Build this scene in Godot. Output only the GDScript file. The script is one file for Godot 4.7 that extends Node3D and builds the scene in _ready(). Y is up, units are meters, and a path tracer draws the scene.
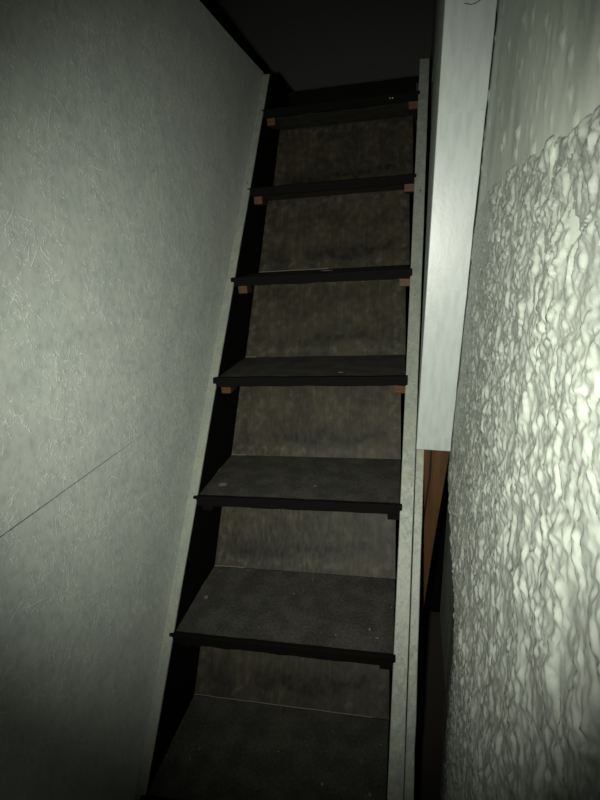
extends Node3D

# ---- layout measured from the photograph (metres; y up, stairs climb towards -z) ----
const W := 0.50            # clear width between the strings
const RISE := 0.2536
const RUN := 0.1901
const DEPTH := 0.2565      # nosing to riser behind
const FLOOR_Y := -0.254
const TOP_Y := 1.663       # upper floor level
const SLOPE := 0.7496      # run / rise
const BOARD_Z := -0.46

var M := {}
var rng := RandomNumberGenerator.new()

# ------------------------------------------------------------------ helpers
func face(st: SurfaceTool, pts: Array, n: Vector3, uvs: Array) -> void:
	var a: Vector3 = pts[0]
	for i in range(1, pts.size() - 1):
		var b: Vector3 = pts[i]
		var c: Vector3 = pts[i + 1]
		var order := [0, i, i + 1]
		if (b - a).cross(c - a).dot(n) > 0.0:
			order = [0, i + 1, i]
		for k in order:
			st.set_normal(n); st.set_uv(uvs[k]); st.add_vertex(pts[k])

func begin() -> SurfaceTool:
	var st := SurfaceTool.new()
	st.begin(Mesh.PRIMITIVE_TRIANGLES)
	return st

# polygon in the (u, v) plane pushed from t0 to t1 along nn, edges chamfered
func plate(st: SurfaceTool, poly: Array, t0: float, t1: float, bev: float, uu: Vector3, vv: Vector3, nn: Vector3) -> void:
	var area := 0.0
	var n := poly.size()
	for i in n:
		var p: Vector2 = poly[i]
		var q: Vector2 = poly[(i + 1) % n]
		area += p.x * q.y - q.x * p.y
	var ring := poly.duplicate()
	if area < 0.0:
		ring.reverse()
	var inner := []
	var norms := []
	for i in n:
		var p: Vector2 = ring[i]
		var q: Vector2 = ring[(i + 1) % n]
		var e := (q - p).normalized()
		norms.append(Vector2(e.y, -e.x))
	for i in n:
		var n0: Vector2 = norms[(i + n - 1) % n]
		var n1: Vector2 = norms[i]
		var m := (n0 + n1).normalized()
		var k: float = bev / maxf(0.3, m.dot(n1))
		var pi: Vector2 = ring[i]
		inner.append(pi - m * k)
	var idx := Geometry2D.triangulate_polygon(PackedVector2Array(inner))
	for side in 2:
		var t: float = t0 if side == 0 else t1
		var nrm: Vector3 = (-nn if side == 0 else nn) * signf(t1 - t0)
		for j in range(0, idx.size(), 3):
			var pts := []
			var uvs := []
			for k in 3:
				var p: Vector2 = inner[idx[j + k]]
				pts.append(uu * p.x + vv * p.y + nn * t); uvs.append(p)
			face(st, pts, nrm, uvs)
	var s := signf(t1 - t0)
	var b0 := t0 + bev * s
	var b1 := t1 - bev * s
	var run := 0.0
	for i in n:
		var j := (i + 1) % n
		var p: Vector2 = ring[i]
		var q: Vector2 = ring[j]
		var pin: Vector2 = inner[i]
		var qin: Vector2 = inner[j]
		var nv: Vector2 = norms[i]
		var l := p.distance_to(q)
		var out := uu * nv.x + vv * nv.y
		var P := uu * p.x + vv * p.y
		var Q := uu * q.x + vv * q.y
		face(st, [P + nn * b0, Q + nn * b0, Q + nn * b1, P + nn * b1], out, [Vector2(run, b0), Vector2(run + l, b0), Vector2(run + l, b1), Vector2(run, b1)])
		if bev > 0.0:
			var Pi := uu * pin.x + vv * pin.y
			var Qi := uu * qin.x + vv * qin.y
			face(st, [P + nn * b0, Q + nn * b0, Qi + nn * t0, Pi + nn * t0], (out - nn * s).normalized(), [p, q, qin, pin])
			face(st, [P + nn * b1, Q + nn * b1, Qi + nn * t1, Pi + nn * t1], (out + nn * s).normalized(), [p, q, qin, pin])
		run += l

func block(st: SurfaceTool, lo: Vector3, hi: Vector3, bev := 0.002) -> void:
	# long faces get uv in metres from the two larger sides
	var d := hi - lo
	var thin := d.min_axis_index()
	if thin == 1:
		plate(st, [Vector2(lo.x, lo.z), Vector2(hi.x, lo.z), Vector2(hi.x, hi.z), Vector2(lo.x, hi.z)], lo.y, hi.y, bev, Vector3.RIGHT, Vector3.BACK, Vector3.UP)
	elif thin == 0:
		plate(st, [Vector2(lo.z, lo.y), Vector2(hi.z, lo.y), Vector2(hi.z, hi.y), Vector2(lo.z, hi.y)], lo.x, hi.x, bev, Vector3.BACK, Vector3.UP, Vector3.RIGHT)
	else:
		plate(st, [Vector2(lo.x, lo.y), Vector2(hi.x, lo.y), Vector2(hi.x, hi.y), Vector2(lo.x, hi.y)], lo.z, hi.z, bev, Vector3.RIGHT, Vector3.UP, Vector3.BACK)

func tube(st: SurfaceTool, path: Array, r: float, sides := 8) -> void:
	var rings := []
	for i in path.size():
		var a: Vector3 = path[maxi(i - 1, 0)]
		var b: Vector3 = path[mini(i + 1, path.size() - 1)]
		var t := (b - a).normalized()
		var u := t.cross(Vector3(0.3, 0.1, 1)).normalized()
		var v := t.cross(u)
		var ring := []
		for k in sides:
			var an := TAU * k / sides
			ring.append([path[i] + (u * cos(an) + v * sin(an)) * r, u * cos(an) + v * sin(an)])
		rings.append(ring)
	for i in path.size() - 1:
		for k in sides:
			var k2 := (k + 1) % sides
			var q := [rings[i][k], rings[i][k2], rings[i + 1][k2], rings[i + 1][k]]
			var nrm: Vector3 = q[0][1] + q[2][1]
			face(st, [q[0][0], q[1][0], q[2][0], q[3][0]], nrm.normalized(), [Vector2(0, i), Vector2(1, i), Vector2(1, i + 1), Vector2(0, i + 1)])

func put(called: String, st: SurfaceTool, mat: Material, parent: Node, at := Vector3.ZERO) -> MeshInstance3D:
	var o := MeshInstance3D.new()
	o.name = called
	o.mesh = st.commit()
	o.material_override = mat
	o.position = at
	o.cast_shadow = GeometryInstance3D.SHADOW_CASTING_SETTING_ON
	parent.add_child(o, true)
	return o

func group_node(called: String, at := Vector3.ZERO) -> Node3D:
	var o := Node3D.new()
	o.name = called
	o.position = at
	add_child(o, true)
	return o

func structure(o: Node, label: String, category: String) -> void:
	o.set_meta("kind", "structure"); o.set_meta("label", label); o.set_meta("category", category)

func tag(o: Node, label: String, category: String) -> void:
	o.set_meta("label", label); o.set_meta("category", category)

# ------------------------------------------------------------------ textures
func noise(freq: float, sd: int, oct := 4) -> FastNoiseLite:
	var n := FastNoiseLite.new()
	n.noise_type = FastNoiseLite.TYPE_SIMPLEX_SMOOTH
	n.seed = sd
	n.frequency = freq
	n.fractal_octaves = oct
	return n

func field_image(w: int, h: int, fn: Callable) -> Image:
	var img := Image.create_empty(w, h, false, Image.FORMAT_RGB8)
	for y in h:
		for x in w:
			img.set_pixel(x, y, fn.call(x, y))
	return img

# painted strand board: overlapping wood flakes and stray slivers under paint
func strand_height(size: int) -> PackedFloat32Array:
	var h := PackedFloat32Array()
	h.resize(size * size)
	h.fill(0.5)
	var patch := noise(0.007, 14, 2)
	for i in 11000:
		var cx := rng.randf() * size
		var cy := rng.randf() * size
		var L := rng.randf_range(18.0, 70.0)
		var wd := rng.randf_range(5.0, 16.0)
		var ang := rng.randfn(0.0, 0.5) + (PI / 2 if rng.randf() < 0.65 else 0.0)
		var lev := rng.randf_range(0.45, 0.52)
		var tilt := rng.randf_range(-0.008, 0.008)
		var bend := 0.0
		if i > 3000:      # thin raised sliver, in drifts
			if patch.get_noise_2d(cx, cy) < rng.randf_range(-0.35, 0.35): continue
			wd = rng.randf_range(0.7, 1.5)
			L = rng.randf_range(4.0, 14.0) if rng.randf() < 0.95 else rng.randf_range(16.0, 60.0)
			lev = rng.randf_range(0.56, 0.80)
			tilt = 0.0
			bend = rng.randf_range(-0.006, 0.006)
		var ca := cos(ang)
		var sa := sin(ang)
		var a := -L * 0.5
		while a < L * 0.5:
			var b := -wd * 0.5
			while b < wd * 0.5:
				var bb := b + bend * a * a
				var x := int(cx + ca * a - sa * bb)
				var y := int(cy + sa * a + ca * bb)
				h[posmod(y, size) * size + posmod(x, size)] = lev + tilt * b
				b += 0.7
			a += 0.7
	return h

func blur(h: PackedFloat32Array, size: int) -> PackedFloat32Array:
	var o := PackedFloat32Array()
	o.resize(size * size)
	for y in size:
		var yu := posmod(y - 1, size) * size
		var yd := posmod(y + 1, size) * size
		var yc := y * size
		for x in size:
			var xl := posmod(x - 1, size)
			var xr := posmod(x + 1, size)
			o[yc + x] = (h[yc + x] * 4.0 + (h[yc + xl] + h[yc + xr] + h[yu + x] + h[yd + x]) * 2.0 + h[yu + xl] + h[yu + xr] + h[yd + xl] + h[yd + xr]) / 16.0
	return o

func normal_from(h: PackedFloat32Array, size: int, k: float) -> ImageTexture:
	var data := PackedByteArray()
	data.resize(size * size * 3)
	for y in size:
		var yu := posmod(y - 1, size) * size
		var yd := posmod(y + 1, size) * size
		for x in size:
			var dx := (h[y * size + posmod(x + 1, size)] - h[y * size + posmod(x - 1, size)]) * k
			var dy := (h[yd + x] - h[yu + x]) * k
			var n := Vector3(-dx, dy, 1.0).normalized()
			var i := (y * size + x) * 3
			data[i] = int(127.5 + 127.4 * n.x)
			data[i + 1] = int(127.5 + 127.4 * n.y)
			data[i + 2] = int(127.5 + 127.4 * n.z)
	return ImageTexture.create_from_image(Image.create_from_data(size, size, false, Image.FORMAT_RGB8, data))

func noise_height(size: int, sx: float, sy: float, sd: int) -> PackedFloat32Array:
	var n := noise(1.0, sd, 4)
	var h := PackedFloat32Array()
	h.resize(size * size)
	for y in size:
		for x in size:
			h[y * size + x] = 0.5 + 0.5 * n.get_noise_2d(x * sx, y * sy)
	return h

func mat(col: Color, rough: float, spec := 0.5) -> StandardMaterial3D:
	var m := StandardMaterial3D.new()
	m.albedo_color = col
	m.roughness = rough
	m.metallic_specular = spec
	m.texture_filter = BaseMaterial3D.TEXTURE_FILTER_LINEAR_WITH_MIPMAPS_ANISOTROPIC
	return m

func tex(m: StandardMaterial3D, img: Image) -> void:
	m.albedo_texture = ImageTexture.create_from_image(img)
	m.albedo_color = Color.WHITE

func make_materials() -> void:
	rng.seed = 411
	# painted strand board of the left wall
	var m := mat(Color.WHITE, 0.42, 0.5)
	var big := noise(0.012, 3, 3)
	var mid := noise(0.05, 4, 3)
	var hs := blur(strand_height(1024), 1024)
	tex(m, field_image(1024, 1024, func(x, y):
		var b := big.get_noise_2d(x * 0.5, y * 0.5)
		var s := mid.get_noise_2d(x * 0.6, y * 0.5)
		var c := Color(0.640, 0.660, 0.630).lerp(Color(0.610, 0.632, 0.612), clampf(0.45 + b * 1.2, 0.0, 1.0))
		c = c.lightened(clampf(s * 0.05, 0.0, 0.3)).darkened(clampf(-s * 0.10, 0.0, 0.3))
		# glints along the raised slivers are painted in as paler colour
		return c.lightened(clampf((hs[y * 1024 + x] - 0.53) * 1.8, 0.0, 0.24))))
	m.normal_enabled = true
	m.normal_texture = normal_from(hs, 1024, 1.5)
	m.normal_scale = 1.0
	m.uv1_scale = Vector3(1.6, 1.6, 1)
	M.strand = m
	# pale paint of the string edges
	m = mat(Color.WHITE, 0.5, 0.45)
	var wear := noise(0.03, 8, 4)
	tex(m, field_image(128, 1024, func(x, y):
		var s := wear.get_noise_2d(x * 1.0, y * 0.25)
		var f := wear.get_noise_2d(x * 4.0 + 500.0, y * 3.0)
		var c := Color(0.495, 0.508, 0.460).lerp(Color(0.465, 0.485, 0.455), clampf(0.4 + s * 1.6, 0.0, 1.0))
		if f > 0.44: c = c.lerp(Color(0.30, 0.29, 0.24), 0.35)
		elif f < -0.46: c = c.lightened(0.1)
		return c))
	m.normal_enabled = true
	m.normal_texture = normal_from(noise_height(256, 0.03, 0.05, 21), 256, 0.7)
	m.uv1_scale = Vector3(6.0, 1.6, 1)
	M.edge = m
	# rough plaster and smooth plaster
	m = mat(Color(0.535, 0.550, 0.522), 0.35, 0.5)
	M.rough = m
	m = mat(Color.WHITE, 0.5, 0.4)
	var mot := noise(0.02, 31, 4)
	tex(m, field_image(256, 256, func(x, y):
		var s := mot.get_noise_2d(x, y * 0.4)
		return Color(0.70, 0.725, 0.68).lightened(clampf(s * 0.2, 0, 1)).darkened(clampf(-s * 0.2, 0, 1))))
	M.smooth = m
	# white board
	m = mat(Color.WHITE, 0.38, 0.45)
	var brush := noise(0.02, 41, 4)
	tex(m, field_image(256, 512, func(x, y):
		var s := brush.get_noise_2d(x * 2.0, y * 0.35)
		return Color(0.62, 0.64, 0.63).lightened(clampf(s * 0.08, 0, 1)).darkened(clampf(-s * 0.08, 0, 1))))
	m.normal_enabled = true
	m.normal_texture = normal_from(noise_height(256, 0.09, 0.09, 22), 256, 0.07)
	m.uv1_scale = Vector3(6, 3, 1)
	M.board = m
	# stair side of the partition, coarse grey skim
	m = mat(Color.WHITE, 0.6, 0.4)
	var sk := noise(0.06, 51, 4)
	tex(m, field_image(256, 256, func(x, y):
		var s := sk.get_noise_2d(x, y)
		return Color(0.70, 0.73, 0.70).lightened(clampf(s * 0.35, 0, 1)).darkened(clampf(-s * 0.45, 0, 1))))
	m.normal_enabled = true
	m.normal_texture = normal_from(noise_height(256, 0.06, 0.06, 23), 256, 2.5)
	m.uv1_scale = Vector3(6, 6, 1)
	M.skim = m
	# tread covering: charcoal, dusty, with pale specks
	for v in 3:
		m = mat(Color.WHITE, 0.7, 0.25)
		var d1 := noise(0.012, 60 + v, 4)
		var d2 := noise(0.11, 70 + v, 3)
		var img := field_image(512, 256, func(x, y):
			var s := d1.get_noise_2d(x, y)
			var f := d2.get_noise_2d(x, y)
			var c := Color(0.196, 0.190, 0.176).lerp(Color(0.240, 0.233, 0.214), clampf(0.45 + s * 1.5, 0.0, 1.0))
			return c.lightened(clampf(f * 0.07, 0, 1)).darkened(clampf(-f * 0.16, 0, 1)))
		for k in 46:
			var px := rng.randi_range(4, 506)
			var py := rng.randi_range(4, 250)
			var pw := 1 if rng.randf() < 0.75 else 3
			img.fill_rect(Rect2i(px, py, pw, 1 if rng.randf() < 0.7 else 2), Color(0.40, 0.39, 0.35).lightened(rng.randf() * 0.3))
		tex(m, img)
		m.normal_enabled = true
		m.normal_texture = normal_from(noise_height(256, 0.1, 0.1, 80 + v), 256, 0.25)
		m.uv1_scale = Vector3(2.0, 3.9, 1)
		M["tread%d" % v] = m
	# risers: raw hardboard, stained, sooty scuffs along the lower part
	for v in 4:
		m = mat(Color.WHITE, 0.6, 0.35)
		var r1 := noise(0.008, 90 + v, 4)
		var r2 := noise(0.03, 95 + v, 4)
		var off := rng.randf_range(-0.12, 0.12)
		var c_a: Color = [Color(0.218, 0.202, 0.153), Color(0.213, 0.197, 0.149), Color(0.223, 0.205, 0.156), Color(0.215, 0.200, 0.153)][v]
		tex(m, field_image(512, 256, func(x, y):
			var fx: float = x / 512.0
			var fy: float = y / 256.0
			var s := r1.get_noise_2d(x, y)
			var f := r2.get_noise_2d(x, y)
			var g := r2.get_noise_2d(x * 2.5 + 300.0, y * 0.12)
			var c := c_a.lerp(c_a.darkened(0.22), clampf(0.45 + s * 1.5, 0.0, 1.0))
			c = c.lightened(clampf(f * 0.08 + g * 0.05, 0, 1)).darkened(clampf(-f * 0.18 - g * 0.08, 0, 1))
			# scuff marks where shoes rub
			var band: float = exp(-pow((fy - 0.80 - 0.16 * s) / 0.085, 2.0)) * smoothstep(0.05, 0.45, fx + off + s * 0.4) * smoothstep(1.0, 0.70, fx - off * 0.4 + s * 0.3)
			c = c.lerp(Color(0.085, 0.078, 0.065), clampf(band * (0.62 + f * 1.1), 0.0, 0.8))
			# dusty wiped outline
			var ex: float = minf(minf(fx, 1.0 - fx) * 2.0, minf(fy, 1.0 - fy)) + f * 0.03
			c = c.lightened(0.05 * smoothstep(-0.2, 0.35, s + f) * smoothstep(0.07, 0.01, absf(ex - 0.09)))
			return c))
		m.normal_enabled = true
		m.normal_texture = normal_from(noise_height(256, 0.12, 0.03, 99 + v), 256, 0.35)
		M["riser%d" % v] = m
	M.nosing = mat(Color(0.060, 0.055, 0.052), 0.8, 0.12)
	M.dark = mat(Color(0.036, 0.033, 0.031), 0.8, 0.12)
	# orange deal of the cleats, and the brown board
	m = mat(Color.WHITE, 0.6, 0.35)
	var g1 := noise(0.02, 120, 4)
	tex(m, field_image(256, 64, func(x, y):
		var s := g1.get_noise_2d(x * 0.5, y * 4.0)
		return Color(0.285, 0.185, 0.088).lerp(Color(0.19, 0.115, 0.055), clampf(0.5 + s * 1.4, 0, 1))))
	m.uv1_scale = Vector3(4, 12, 1)
	M.cleat = m
	m = mat(Color.WHITE, 0.6, 0.3)
	var g2 := noise(0.02, 121, 4)
	tex(m, field_image(128, 512, func(x, y):
		var s := g2.get_noise_2d(x * 3.0, y * 0.25)
		return Color(0.27, 0.185, 0.100).lerp(Color(0.22, 0.148, 0.078), clampf(0.5 + s * 1.5, 0, 1))))
	m.uv1_scale = Vector3(5, 1.1, 1)
	M.brown = m
	M.cable = mat(Color(0.05, 0.045, 0.04), 0.5, 0.4)
	M.paint = mat(Color(0.62, 0.61, 0.55), 0.6, 0.4)
	M.paint_old = mat(Color(0.40, 0.39, 0.34), 0.6, 0.4)
	M.screw = mat(Color(0.75, 0.75, 0.72), 0.3, 0.6)
	M.screw.metallic = 0.8
	M.nail = mat(Color(0.10, 0.085, 0.07), 0.6, 0.4)
	M.floor = mat(Color(0.20, 0.185, 0.165), 0.7, 0.3)
	M.loft = mat(Color(0.45, 0.44, 0.435), 0.8, 0.2)

# ------------------------------------------------------------------ structure
func front_z(y: float) -> float:     # sloping front line of the strings
	return -SLOPE * y

func build_left_wall() -> void:
	var root := group_node("wall_left", Vector3(-0.05, FLOOR_Y, 0))
	structure(root, "pale grey-green painted strand board wall with one open joint, left of the stair", "wall")
	var o := Vector3(0.05, -FLOOR_Y, 0)
	# joint: open by the camera, filled with paint towards the stair
	var lower := [Vector2(-1.72, FLOOR_Y), Vector2(1.6, FLOOR_Y), Vector2(1.6, 0.7342), Vector2(0.2, 0.7344), Vector2(-0.10, 0.7344), Vector2(-0.31, 0.7352), Vector2(-1.72, 0.7352)]
	var upper := [Vector2(-1.72, 0.7353), Vector2(-0.31, 0.7354), Vector2(-0.10, 0.7364), Vector2(0.2, 0.7368), Vector2(1.6, 0.7368), Vector2(1.6, TOP_Y + 0.006), Vector2(0.4, TOP_Y + 0.002), Vector2(-0.7, TOP_Y + 0.005), Vector2(-1.0, TOP_Y), Vector2(-1.72, TOP_Y)]
	var st := begin()
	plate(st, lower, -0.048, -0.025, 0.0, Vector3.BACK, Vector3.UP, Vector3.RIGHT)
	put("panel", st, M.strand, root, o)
	st = begin()
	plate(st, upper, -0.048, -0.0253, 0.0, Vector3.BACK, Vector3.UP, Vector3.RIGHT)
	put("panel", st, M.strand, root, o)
	st = begin()
	block(st, Vector3(-0.0475, 0.728, -1.70), Vector3(-0.0272, 0.743, 1.58), 0.0)
	put("joint_filler", st, M.nail, root, o)
	st = begin()
	block(st, Vector3(-0.09, FLOOR_Y, -1.72), Vector3(-0.0485, TOP_Y - 0.004, 1.6), 0.0)
	put("stud_backing", st, M.dark, root, o)

func hollow(y: float, z: float) -> float:   # low down the wall falls away into the gap beside the stair
	return 0.042 * clampf((0.06 - z) / 0.50, 0.0, 1.0) * smoothstep(0.63, 0.30, y) - 0.010 * smoothstep(0.66, 0.50, y)

func wall_x(y: float) -> float:       # face of the right wall, leaning a little outwards
	return 0.6115 + 0.0285 * (y - 0.635) if y > 0.635 else 0.6115

func build_right_wall() -> void:
	var root := group_node("wall_right", Vector3(0.66, FLOOR_Y, 0))
	structure(root, "white plastered wall on the right, lumpy below and smooth above a ragged edge", "wall")
	var o := -root.position
	var st := begin()
	block(st, Vector3(0.66, FLOOR_Y, -4.0), Vector3(0.78, 3.0, 1.6), 0.0)
	put("masonry_core", st, M.smooth, root, o)
	# lumpy coat
	var cell := FastNoiseLite.new()
	cell.noise_type = FastNoiseLite.TYPE_CELLULAR
	cell.cellular_distance_function = FastNoiseLite.DISTANCE_EUCLIDEAN
	cell.cellular_return_type = FastNoiseLite.RETURN_DISTANCE2_SUB
	cell.fractal_type = FastNoiseLite.FRACTAL_NONE
	cell.frequency = 1.0
	cell.seed = 7
	var cell2: FastNoiseLite = cell.duplicate()
	cell2.seed = 19
	var wob := noise(1.0, 5, 3)
	var lump := noise(1.0, 6, 3)
	var rag := noise(1.0, 9, 3)
	var fine := noise(1.0, 10, 2)
	var step := 0.0026
	var z0 := -0.474
	var z1 := 0.60
	var y0 := FLOOR_Y
	var y1 := 1.215
	var nz := int((z1 - z0) / step) + 1
	var ny := int((y1 - y0) / step) + 1
	var V := PackedVector3Array()
	V.resize(nz * ny)
	for j in ny:
		var y := y0 + j * step
		for i in nz:
			var z := z0 + i * step
			var edge: float = 1.187 + 0.012 * rag.get_noise_2d(z * 9.0, 3.0) + 0.005 * rag.get_noise_2d(z * 45.0, 8.0) - 0.035 * smoothstep(-0.22, -0.46, z)
			var wz := 0.30 * wob.get_noise_2d(z * 22.0, y * 22.0)
			var wy := 0.30 * wob.get_noise_2d(z * 22.0 + 70.0, y * 22.0)
			var c1 := cell.get_noise_2d(z * 38.0 + wz * 2.8, y * 32.0 + wy * 2.8) + 1.0
			var c2 := cell2.get_noise_2d(z * 92.0 + wz * 4.0, y * 80.0 + wy * 4.0) + 1.0
			var l := lump.get_noise_2d(z * 11.0, y * 9.0)
			var h := 0.0030 * smoothstep(0.0, 0.7, c1) + 0.0017 * smoothstep(0.0, 0.7, c2) * (0.7 + 0.8 * l) + 0.0050 * l + 0.00035 * fine.get_noise_2d(z * 260.0, y * 260.0)
			var on := smoothstep(0.010, -0.004, y - edge)
			# the coat thins out towards the white board
			var near := smoothstep(-0.474, lerpf(-0.40, -0.08, smoothstep(0.58, 0.30, y)), z)
			h = (h * (0.18 + 0.82 * near) + 0.004) * on - 0.004 * (1.0 - on)
			V[j * nz + i] = Vector3(wall_x(y) + hollow(y, z) + 0.0025 - h, y, z)
	var N := PackedVector3Array()
	N.resize(nz * ny)
	for j in ny:
		for i in nz:
			var a := V[j * nz + mini(i + 1, nz - 1)] - V[j * nz + maxi(i - 1, 0)]
			var b := V[mini(j + 1, ny - 1) * nz + i] - V[maxi(j - 1, 0) * nz + i]
			var n := a.cross(b).normalized()
			N[j * nz + i] = n if n.x < 0.0 else -n
	var idx := PackedInt32Array()
	idx.resize((nz - 1) * (ny - 1) * 6)
	var k := 0
	for j in ny - 1:
		for i in nz - 1:
			var p := j * nz + i
			idx[k] = p; idx[k + 1] = p + nz; idx[k + 2] = p + 1
			idx[k + 3] = p + 1; idx[k + 4] = p + nz; idx[k + 5] = p + nz + 1
			k += 6
	var arr := []
	arr.resize(Mesh.ARRAY_MAX)
	arr[Mesh.ARRAY_VERTEX] = V
	arr[Mesh.ARRAY_NORMAL] = N
	arr[Mesh.ARRAY_INDEX] = idx
	var am := ArrayMesh.new()
	am.add_surface_from_arrays(Mesh.PRIMITIVE_TRIANGLES, arr)
	var mi := MeshInstance3D.new()
	mi.name = "rough_plaster"
	mi.mesh = am
	mi.material_override = M.rough
	mi.position = o
	mi.set_meta("label", "lumpy thick white plaster coat")
	root.add_child(mi, true)
	# smooth coat above, with a few vertical drips
	var sz0 := -0.474
	var sz1 := 0.60
	step = 0.006
	var mz := int((sz1 - sz0) / step) + 1
	var my := int((2.0 - 1.10) / step) + 1
	var drip := noise(1.0, 12, 3)
	st = SurfaceTool.new()
	st.begin(Mesh.PRIMITIVE_TRIANGLES)
	for j in my:
		for i in mz:
			var y := 1.10 + j * step
			var z := sz0 + i * step
			var d := maxf(0.0, drip.get_noise_2d(z * 48.0, y * 16.0) - 0.34) * 0.012 + 0.0010 * drip.get_noise_2d(z * 6.0, y * 6.0)
			st.set_uv(Vector2(z * 2.0, y * 2.0))
			st.add_vertex(Vector3(wall_x(y) - 0.0005 - d, y, z))
	for j in my - 1:
		for i in mz - 1:
			var p := j * mz + i
			for q in [p, p + mz, p + 1, p + 1, p + mz, p + mz + 1]:
				st.add_index(q)
	st.generate_normals()
	var sp := put("smooth_plaster", st, M.smooth, root, o)
	sp.set_meta("label", "smooth grey-white plaster with vertical drips")

func build_shell() -> void:
	var st := begin()
	block(st, Vector3(-0.09, FLOOR_Y - 0.1, -2.0), Vector3(0.78, FLOOR_Y, 1.6), 0.0)
	structure(put("floor", st, M.floor, self), "dark floor at the foot of the stair", "floor")
	st = begin()
	block(st, Vector3(-2.0, FLOOR_Y - 0.1, 1.6), Vector3(0.78, 3.0, 1.72), 0.0)
	structure(put("wall_back", st, M.loft, self), "grey wall behind the viewer at the stair foot", "wall")
	st = begin()
	block(st, Vector3(-2.1, TOP_Y, -4.12), Vector3(0.78, 3.0, -4.0), 0.0)
	structure(put("wall_front", st, M.loft, self), "dark far wall of the loft above the stair head", "wall")
	st = begin()
	block(st, Vector3(-2.12, TOP_Y, -4.0), Vector3(-2.0, 3.0, 1.6), 0.0)
	structure(put("wall_loft", st, M.loft, self), "dark side wall of the loft above the left wall", "wall")
	st = begin()
	block(st, Vector3(-2.12, 3.0, -4.12), Vector3(0.78, 3.1, 1.72), 0.0)
	structure(put("ceiling", st, M.loft, self), "dark ceiling of the loft above the stair", "ceiling")
	st = begin()
	block(st, Vector3(-2.0, TOP_Y - 0.12, -4.0), Vector3(-0.092, TOP_Y, 1.6), 0.0)
	structure(put("floor_landing", st, M.floor, self), "loft floor beside the left wall", "floor")
	st = begin()
	block(st, Vector3(-0.09, TOP_Y - 0.14, -4.0), Vector3(0.659, TOP_Y - 0.003, -1.535), 0.0)
	structure(put("floor_upper", st, M.floor, self), "dark loft floor at the head of the stair", "floor")
	st = begin()
	block(st, Vector3(-0.09, FLOOR_Y, -1.76), Vector3(0.659, TOP_Y - 0.141, -1.73), 0.0)
	structure(put("wall_understair", st, M.dark, self), "dark wall behind the underside of the stair", "wall")

# ------------------------------------------------------------------ staircase
func string_poly(front: float, back: float, ybot: float, ytop: float) -> Array:
	return [Vector2(front_z(ybot) - front, ybot), Vector2(front_z(ytop) - front, ytop), Vector2(front_z(ytop) - back, ytop), Vector2(front_z(ybot) - back, ybot)]

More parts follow.
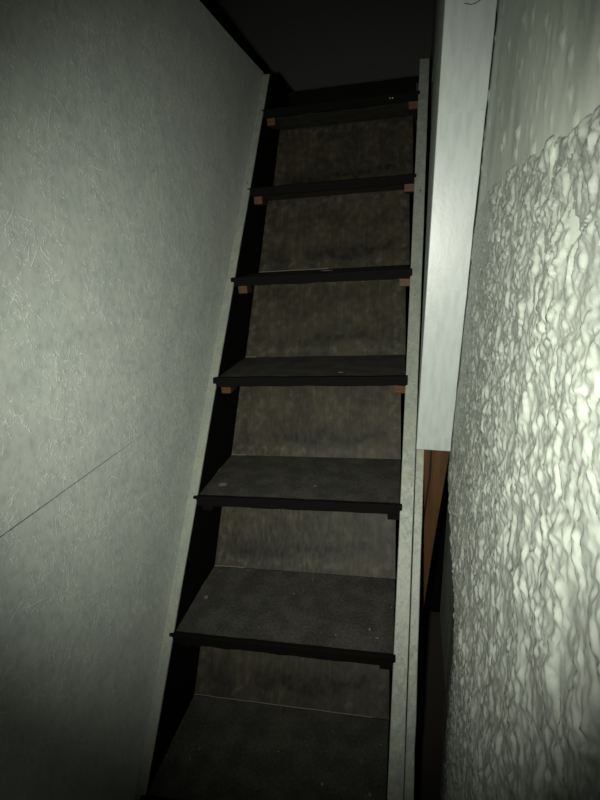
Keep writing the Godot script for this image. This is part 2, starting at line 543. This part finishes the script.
func build_stair() -> void:
	var base := Vector3(0.25, FLOOR_Y, 0.0)
	var root := group_node("staircase", base)
	tag(root, "steep narrow staircase with charcoal treads, brown risers and pale painted string edges", "staircase")
	var o := -base
	var st := begin()
	plate(st, string_poly(0.010, 0.318, FLOOR_Y, TOP_Y - 0.006), -0.024, 0.0, 0.001, Vector3.BACK, Vector3.UP, Vector3.RIGHT)
	put("stringer", st, M.dark, root, o).set_meta("label", "black stair string against the left wall")
	st = begin()
	plate(st, string_poly(0.010, 0.318, FLOOR_Y, TOP_Y - 0.006), W, W + 0.029, 0.001, Vector3.BACK, Vector3.UP, Vector3.RIGHT)
	put("stringer", st, M.dark, root, o).set_meta("label", "dark stair string on the right")
	# pale painted front edges
	var along := Vector3(0, 1, -SLOPE).normalized()
	var outw := Vector3(0, SLOPE, 1).normalized()
	var len := 2.0 / along.y
	var strips := [[-0.0253, 0.0, 0.0028, FLOOR_Y, TOP_Y - 0.008], [W - 0.001, W + 0.0292, 0.003, FLOOR_Y, TOP_Y - 0.008], [W + 0.0312, W + 0.0492, 0.0015, FLOOR_Y, 0.68]]
	for s in strips:
		st = begin()
		# slightly wavering edges: hand-cut boards
		var poly := []
		var n := 26
		var ya: float = s[3]
		var yb: float = s[4]
		var wav := noise(1.0, 200 + int(s[0] * 1000.0), 2)
		for i in n + 1:
			var y: float = lerpf(ya, yb, float(i) / n)
			var l := y / along.y
			poly.append(Vector2(s[0] , l))
		for i in n + 1:
			var y: float = lerpf(yb, ya, float(i) / n)
			var l := y / along.y
			poly.append(Vector2(s[1] + 0.0012 * wav.get_noise_1d(l * 14.0), l))
		plate(st, poly, -0.009, s[2] - 0.005, 0.0012, Vector3.RIGHT, along, outw)
		var e := put("edge_strip", st, M.edge, root, o)
		e.set_meta("label", "pale painted front edge of the string")
	# outer side board behind the outer strip
	st = begin()
	plate(st, string_poly(0.014, 0.16, FLOOR_Y, 0.60), W + 0.0312, W + 0.0482, 0.001, Vector3.BACK, Vector3.UP, Vector3.RIGHT)
	put("side_board", st, M.edge, root, o)
	# treads and risers
	var bx := Vector3(W, 0.018, -0.009).normalized()
	var by := Vector3.UP - bx * bx.y
	by = by.normalized()
	var bz := bx.cross(by)
	var dy := [0.0, -0.003, -0.0045, 0.0015, -0.008, -0.004, 0.003]
	var dz := [0.0, -0.0055, -0.0015, 0.017, 0.0205, -0.0130, -0.0240]
	for k in 7:
		var at := Vector3(0, k * RISE + dy[k] * 0.5, -k * RUN + dz[k] * 0.25)
		var frame := Transform3D(Basis(bx, by, bz), at + o)
		var deep: float = DEPTH - dz[k] * 0.25
		if k == 6: deep = 0.372
		var t := begin()
		# board with a worn, slightly uneven front edge
		var poly := [Vector2(0.001, -0.010)]
		var wv := noise(1.0, 300 + k, 2)
		for i in 13:
			poly.append(Vector2(lerpf(0.001, W - 0.001, i / 12.0), -0.006 + 0.002 * wv.get_noise_1d(i * 3.1)))
		poly.append(Vector2(W - 0.001, -deep))
		poly.append(Vector2(0.001, -deep))
		plate(t, poly, -0.022, 0.0, 0.0015, Vector3.RIGHT, Vector3.BACK, Vector3.UP)
		var tr := put("tread", t, M["tread%d" % (k % 3)], root)
		tr.transform = frame
		tr.set_meta("label", "charcoal tread with dust and paint specks")
		# dark edging strip on the front
		var ns := begin()
		var prof := []
		for i in 17:
			prof.append(Vector2(lerpf(-0.003, W + 0.004, i / 16.0), 0.0016 + 0.0014 * wv.get_noise_1d(i * 4.7 + 60.0)))
		for i in 17:
			prof.append(Vector2(lerpf(W + 0.004, -0.003, i / 16.0), -0.0235 + 0.003 * wv.get_noise_1d(i * 5.3 + 20.0)))
		plate(ns, prof, -0.0085, 0.004, 0.001, Vector3.RIGHT, Vector3.UP, Vector3.BACK)
		put("nosing", ns, M.nosing, tr)
		# torn end of the edging folded over the string
		ns = begin()
		plate(ns, [Vector2(-0.0085, 0.001), Vector2(-0.002, 0.002), Vector2(0.001, -0.018), Vector2(-0.004, -0.024), Vector2(-0.0125, -0.034), Vector2(-0.010, -0.014)], -0.006, 0.0035, 0.0008, Vector3.RIGHT, Vector3.UP, Vector3.BACK)
		put("folded_end", ns, M.nosing, tr)
		# riser behind this tread
		var ry := (k + 1) * RISE - 0.0215
		if k == 6: ry = TOP_Y + 0.0
		var rs := begin()
		var lean := 0.62 if k < 6 else 0.0      # the boards lean back, nearly along the pitch
		var tilt := atan(lean)
		var h: float = (ry - at.y) / cos(tilt)
		plate(rs, [Vector2(0.001, 0), Vector2(W - 0.001, 0), Vector2(W - 0.001, h), Vector2(0.001, h)], -0.012, 0.0, 0.0, Vector3.RIGHT, Vector3.UP, Vector3.BACK)
		var rm: StandardMaterial3D = (M["riser%d" % (k % 4)] if k < 6 else M.nosing).duplicate()
		rm.uv1_scale = Vector3(1.0 / W, -1.0 / h, 1)
		rm.uv1_offset = Vector3(0, 1, 0)
		var ri := put("riser", rs, rm, root)
		ri.transform = Transform3D(Basis(bx, by, bz) * Basis(Vector3.RIGHT, -tilt), at + o - bz * deep)
		ri.set_meta("label", "stained brown hardboard riser" if k < 6 else "dark top riser under the loft floor edge")
		# old pale paint bead up the left side and along the foot
		var bd := begin()
		var path := []
		for i in 13:
			path.append(Vector3(0.0022 + 0.0012 * wv.get_noise_1d(i * 6.0 + 5.0), lerpf(h - 0.02, 0.004, i / 12.0), 0.0005))
		tube(bd, path, 0.0011, 6)
		put("paint_bead", bd, M.paint_old, ri)
		bd = begin()
		path = []
		var reach: float = [0.46, 0.09, 0.05, 0.04, 0.24, 0.05, 0.03][k]
		for i in 15:
			path.append(Vector3(lerpf(0.002, reach, i / 14.0), 0.001 + 0.0012 * wv.get_noise_1d(i * 5.0 + 90.0), 0.0004))
		tube(bd, path, 0.0012, 6)
		put("paint_bead", bd, M.paint_old, ri)
		bd = begin()
		path = []
		for i in 9:
			path.append(Vector3(0.0022 + 0.001 * wv.get_noise_1d(i * 7.0 + 33.0), 0.0004, lerpf(-deep + 0.002, -deep + 0.075 + 0.02 * (k % 3), i / 8.0)))
		tube(bd, path, 0.0011, 6)
		put("paint_bead", bd, M.paint_old, tr)
		# cleats under both ends
		if k > 0:
			for side in 2:
				var cl := begin()
				var x0 := 0.008 if side == 0 else W - 0.030
				var x1 := 0.034 if side == 0 else W - 0.0015
				block(cl, Vector3(x0, -0.046 if k > 2 else -0.043, -0.060), Vector3(x1, -0.0225, -0.008 if side == 0 else -0.006), 0.0015)
				var cm: Material = M.cleat if k > 2 else M.nosing
				var ce := put("cleat", cl, cm, root)
				ce.transform = frame
				ce.set_meta("label", "orange-brown wooden cleat under the tread end" if k > 2 else "blackened cleat under the tread end")
		# pale paint spots on the tread, each where the photograph has it
		for sp in SPOTS:
			if sp[0] == k:
				var sst := begin()
				var ring := []
				for i in 12:
					var an := TAU * i / 12.0
					var rr: float = 1.0 + 0.25 * wv.get_noise_1d(i * 3.0 + sp[1] * 100.0)
					ring.append(Vector2(sp[1] + cos(an) * sp[3] * rr, -sp[2] + sin(an) * sp[4] * rr))
				plate(sst, ring, 0.0, 0.0007, 0.0, Vector3.RIGHT, Vector3.BACK, Vector3.UP)
				put("paint_spot", sst, M.paint_old, tr)
	# screws and nails
	screw(root, o, Vector3(W - 0.087, 6 * RISE + 0.004, -6 * RUN + 0.001), M.screw)
	screw(root, o, Vector3(W - 0.079, 6 * RISE + 0.004, -6 * RUN + 0.001), M.screw)
	screw(root, o, Vector3(-0.0115, 1.262 + 0.023, -0.967), M.nail)
	screw(root, o, Vector3(W + 0.017, 1.236, -0.927), M.nail)

const SPOTS := [[2, 0.045, 0.068, 0.011, 0.008], [1, 0.030, 0.130, 0.0045, 0.006], [2, 0.288, 0.080, 0.003, 0.0025], [1, 0.445, 0.072, 0.0028, 0.004], [1, 0.463, 0.048, 0.004, 0.002], [0, 0.365, 0.086, 0.003, 0.0035], [0, 0.465, 0.080, 0.0035, 0.004], [0, 0.075, 0.120, 0.002, 0.0025], [0, 0.062, 0.095, 0.002, 0.002], [4, 0.25, 0.150, 0.020, 0.0025], [1, 0.25, 0.17, 0.0018, 0.0018], [3, 0.33, 0.05, 0.007, 0.0016]]

func screw(root: Node, o: Vector3, at: Vector3, m: Material) -> void:
	var st := begin()
	var ring := []
	for i in 10:
		ring.append(Vector2(cos(TAU * i / 10.0), sin(TAU * i / 10.0)) * 0.0022)
	plate(st, ring, -0.004, 0.0022, 0.0006, Vector3.RIGHT, Vector3.UP, Vector3.BACK)
	put("screw", st, m, root, at + o)

# ------------------------------------------------------------------ partition and recess
func build_partition() -> void:
	var base := Vector3(0.58, 0.635, BOARD_Z)
	var root := group_node("partition_end", base)
	tag(root, "smooth white painted board end of the partition hanging between stair and plaster wall", "partition")
	var o := -base
	# white front board, its right edge scribed to the leaning wall
	var poly := [Vector2(0.5303, 0.6350), Vector2(0.6078, 0.6340)]
	var wv := noise(1.0, 77, 3)
	for i in range(1, 60):
		var y := lerpf(0.634, 2.6, i / 60.0)
		poly.append(Vector2(0.6078 + 0.0285 * (y - 0.635) + 0.0009 * wv.get_noise_1d(i * 3.7), y))
	poly.append(Vector2(0.664, 2.6))
	poly.append(Vector2(0.5563, 2.6))
	var st := begin()
	plate(st, poly, BOARD_Z - 0.014, BOARD_Z, 0.0012, Vector3.RIGHT, Vector3.UP, Vector3.BACK)
	put("front_board", st, M.board, root, o)
	st = begin()
	tube(st, [Vector3(0.576, 1.5085, BOARD_Z), Vector3(0.5885, 1.5055, BOARD_Z), Vector3(0.596, 1.5072, BOARD_Z), Vector3(0.602, 1.510, BOARD_Z), Vector3(0.616, 1.5175, BOARD_Z)], 0.0007, 6)
	put("peel_shadow", st, M.nail, root, o)  # dark thread drawn as the shadow under the peeled paint
	# stair side of the partition down to the string
	st = begin()
	var side := [Vector2(BOARD_Z - 0.0145, 0.652), Vector2(BOARD_Z - 0.0145, 2.6), Vector2(-2.2, 2.6), Vector2(-2.2, TOP_Y), Vector2(front_z(TOP_Y) - 0.014, TOP_Y)]
	var lean := Vector3(0.0133, 1, 0)
	plate(st, side, 0.5303 - 0.635 * 0.0133, 0.5303 - 0.635 * 0.0133 + 0.012, 0.001, Vector3.BACK, lean, Vector3.RIGHT)
	put("side_panel", st, M.skim, root, o)
	st = begin()
	plate(st, [Vector2(BOARD_Z - 0.016, 0.70), Vector2(BOARD_Z - 0.016, 2.6), Vector2(-2.2, 2.6), Vector2(-2.2, TOP_Y), Vector2(front_z(TOP_Y) - 0.05, TOP_Y)], 0.558, 0.606, 0.0, Vector3.BACK, Vector3.UP, Vector3.RIGHT)
	put("stud", st, M.brown, root, o)

func build_recess() -> void:
	var st := begin()
	plate(st, [Vector2(0.5495, 0.12), Vector2(0.566, 0.12), Vector2(0.584, 0.36), Vector2(0.600, 0.54), Vector2(0.614, 0.69), Vector2(0.5495, 0.69)], -0.492, -0.4765, 0.001, Vector3.RIGHT, Vector3.UP, Vector3.BACK)
	var b := put("backing_board", st, M.brown, self)
	tag(b, "bare brown wooden board in the narrow gap below the white partition board", "board")
	# black sheet added to stand in for shade where the brown board stops
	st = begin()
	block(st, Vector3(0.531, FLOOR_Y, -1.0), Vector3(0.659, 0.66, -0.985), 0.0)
	structure(put("gap_shade_sheet", st, M.dark, self), "added black sheet standing in for the shade deep in the gap beside the stair", "wall")
	st = begin()
	var path := []
	var pts := [Vector3(0.5640, 0.69, -0.4735), Vector3(0.5650, 0.63, -0.470), Vector3(0.5652, 0.57, -0.468), Vector3(0.5612, 0.517, -0.466), Vector3(0.5568, 0.448, -0.466), Vector3(0.5545, 0.36, -0.468), Vector3(0.556, 0.2, -0.470), Vector3(0.557, FLOOR_Y + 0.002, -0.470)]
	for i in pts.size() - 1:
		for j in 4:
			var p0: Vector3 = pts[maxi(i - 1, 0)]
			var p3: Vector3 = pts[mini(i + 2, pts.size() - 1)]
			var a: Vector3 = pts[i]
			path.append(a.cubic_interpolate(pts[i + 1], p0, p3, j / 4.0))
	path.append(pts[-1])
	tube(st, path, 0.0016, 8)
	var c := put("cable", st, M.cable, self)
	tag(c, "thin black cable hanging in front of the brown board beside the stair", "cable")

# ------------------------------------------------------------------ scene
func _ready() -> void:
	var cam := Camera3D.new()
	cam.name = "camera"
	cam.fov = 77.32
	cam.near = 0.02
	var basis := Basis(Vector3(0.97679, -0.02475, -0.21276), Vector3(-0.04144, 0.95271, -0.30104), Vector3(0.21015, 0.30287, 0.92957)).orthonormalized()
	cam.transform = Transform3D(basis, Vector3(0.5057, 1.1077, 0.6556))
	add_child(cam)
	cam.current = true

	var env := Environment.new()
	env.background_mode = Environment.BG_COLOR
	env.background_color = Color.BLACK
	env.tonemap_mode = Environment.TONE_MAPPER_LINEAR
	env.tonemap_exposure = 1.0
	env.sdfgi_enabled = true
	env.ssao_enabled = true
	env.ssil_enabled = true
	var we := WorldEnvironment.new()
	we.name = "world"
	we.environment = env
	add_child(we)

	# the phone's flash, just below the lens
	var flash := SpotLight3D.new()
	flash.name = "camera_flash"
	flash.light_color = Color(0.99, 1.0, 0.95)
	flash.light_energy = 1.75
	flash.spot_angle = 46.0
	flash.spot_angle_attenuation = 1.0
	flash.spot_range = 8.0
	flash.spot_attenuation = 2.0
	flash.light_size = 0.006
	flash.shadow_enabled = true
	flash.transform = Transform3D(basis * Basis(Vector3.RIGHT, deg_to_rad(3.4)) * Basis(Vector3.UP, deg_to_rad(-5.5)), cam.position + basis * Vector3(-0.055, -0.01, 0.0))
	add_child(flash)

	make_materials()
	build_shell()
	build_left_wall()
	build_right_wall()
	build_stair()
	build_partition()
	build_recess()
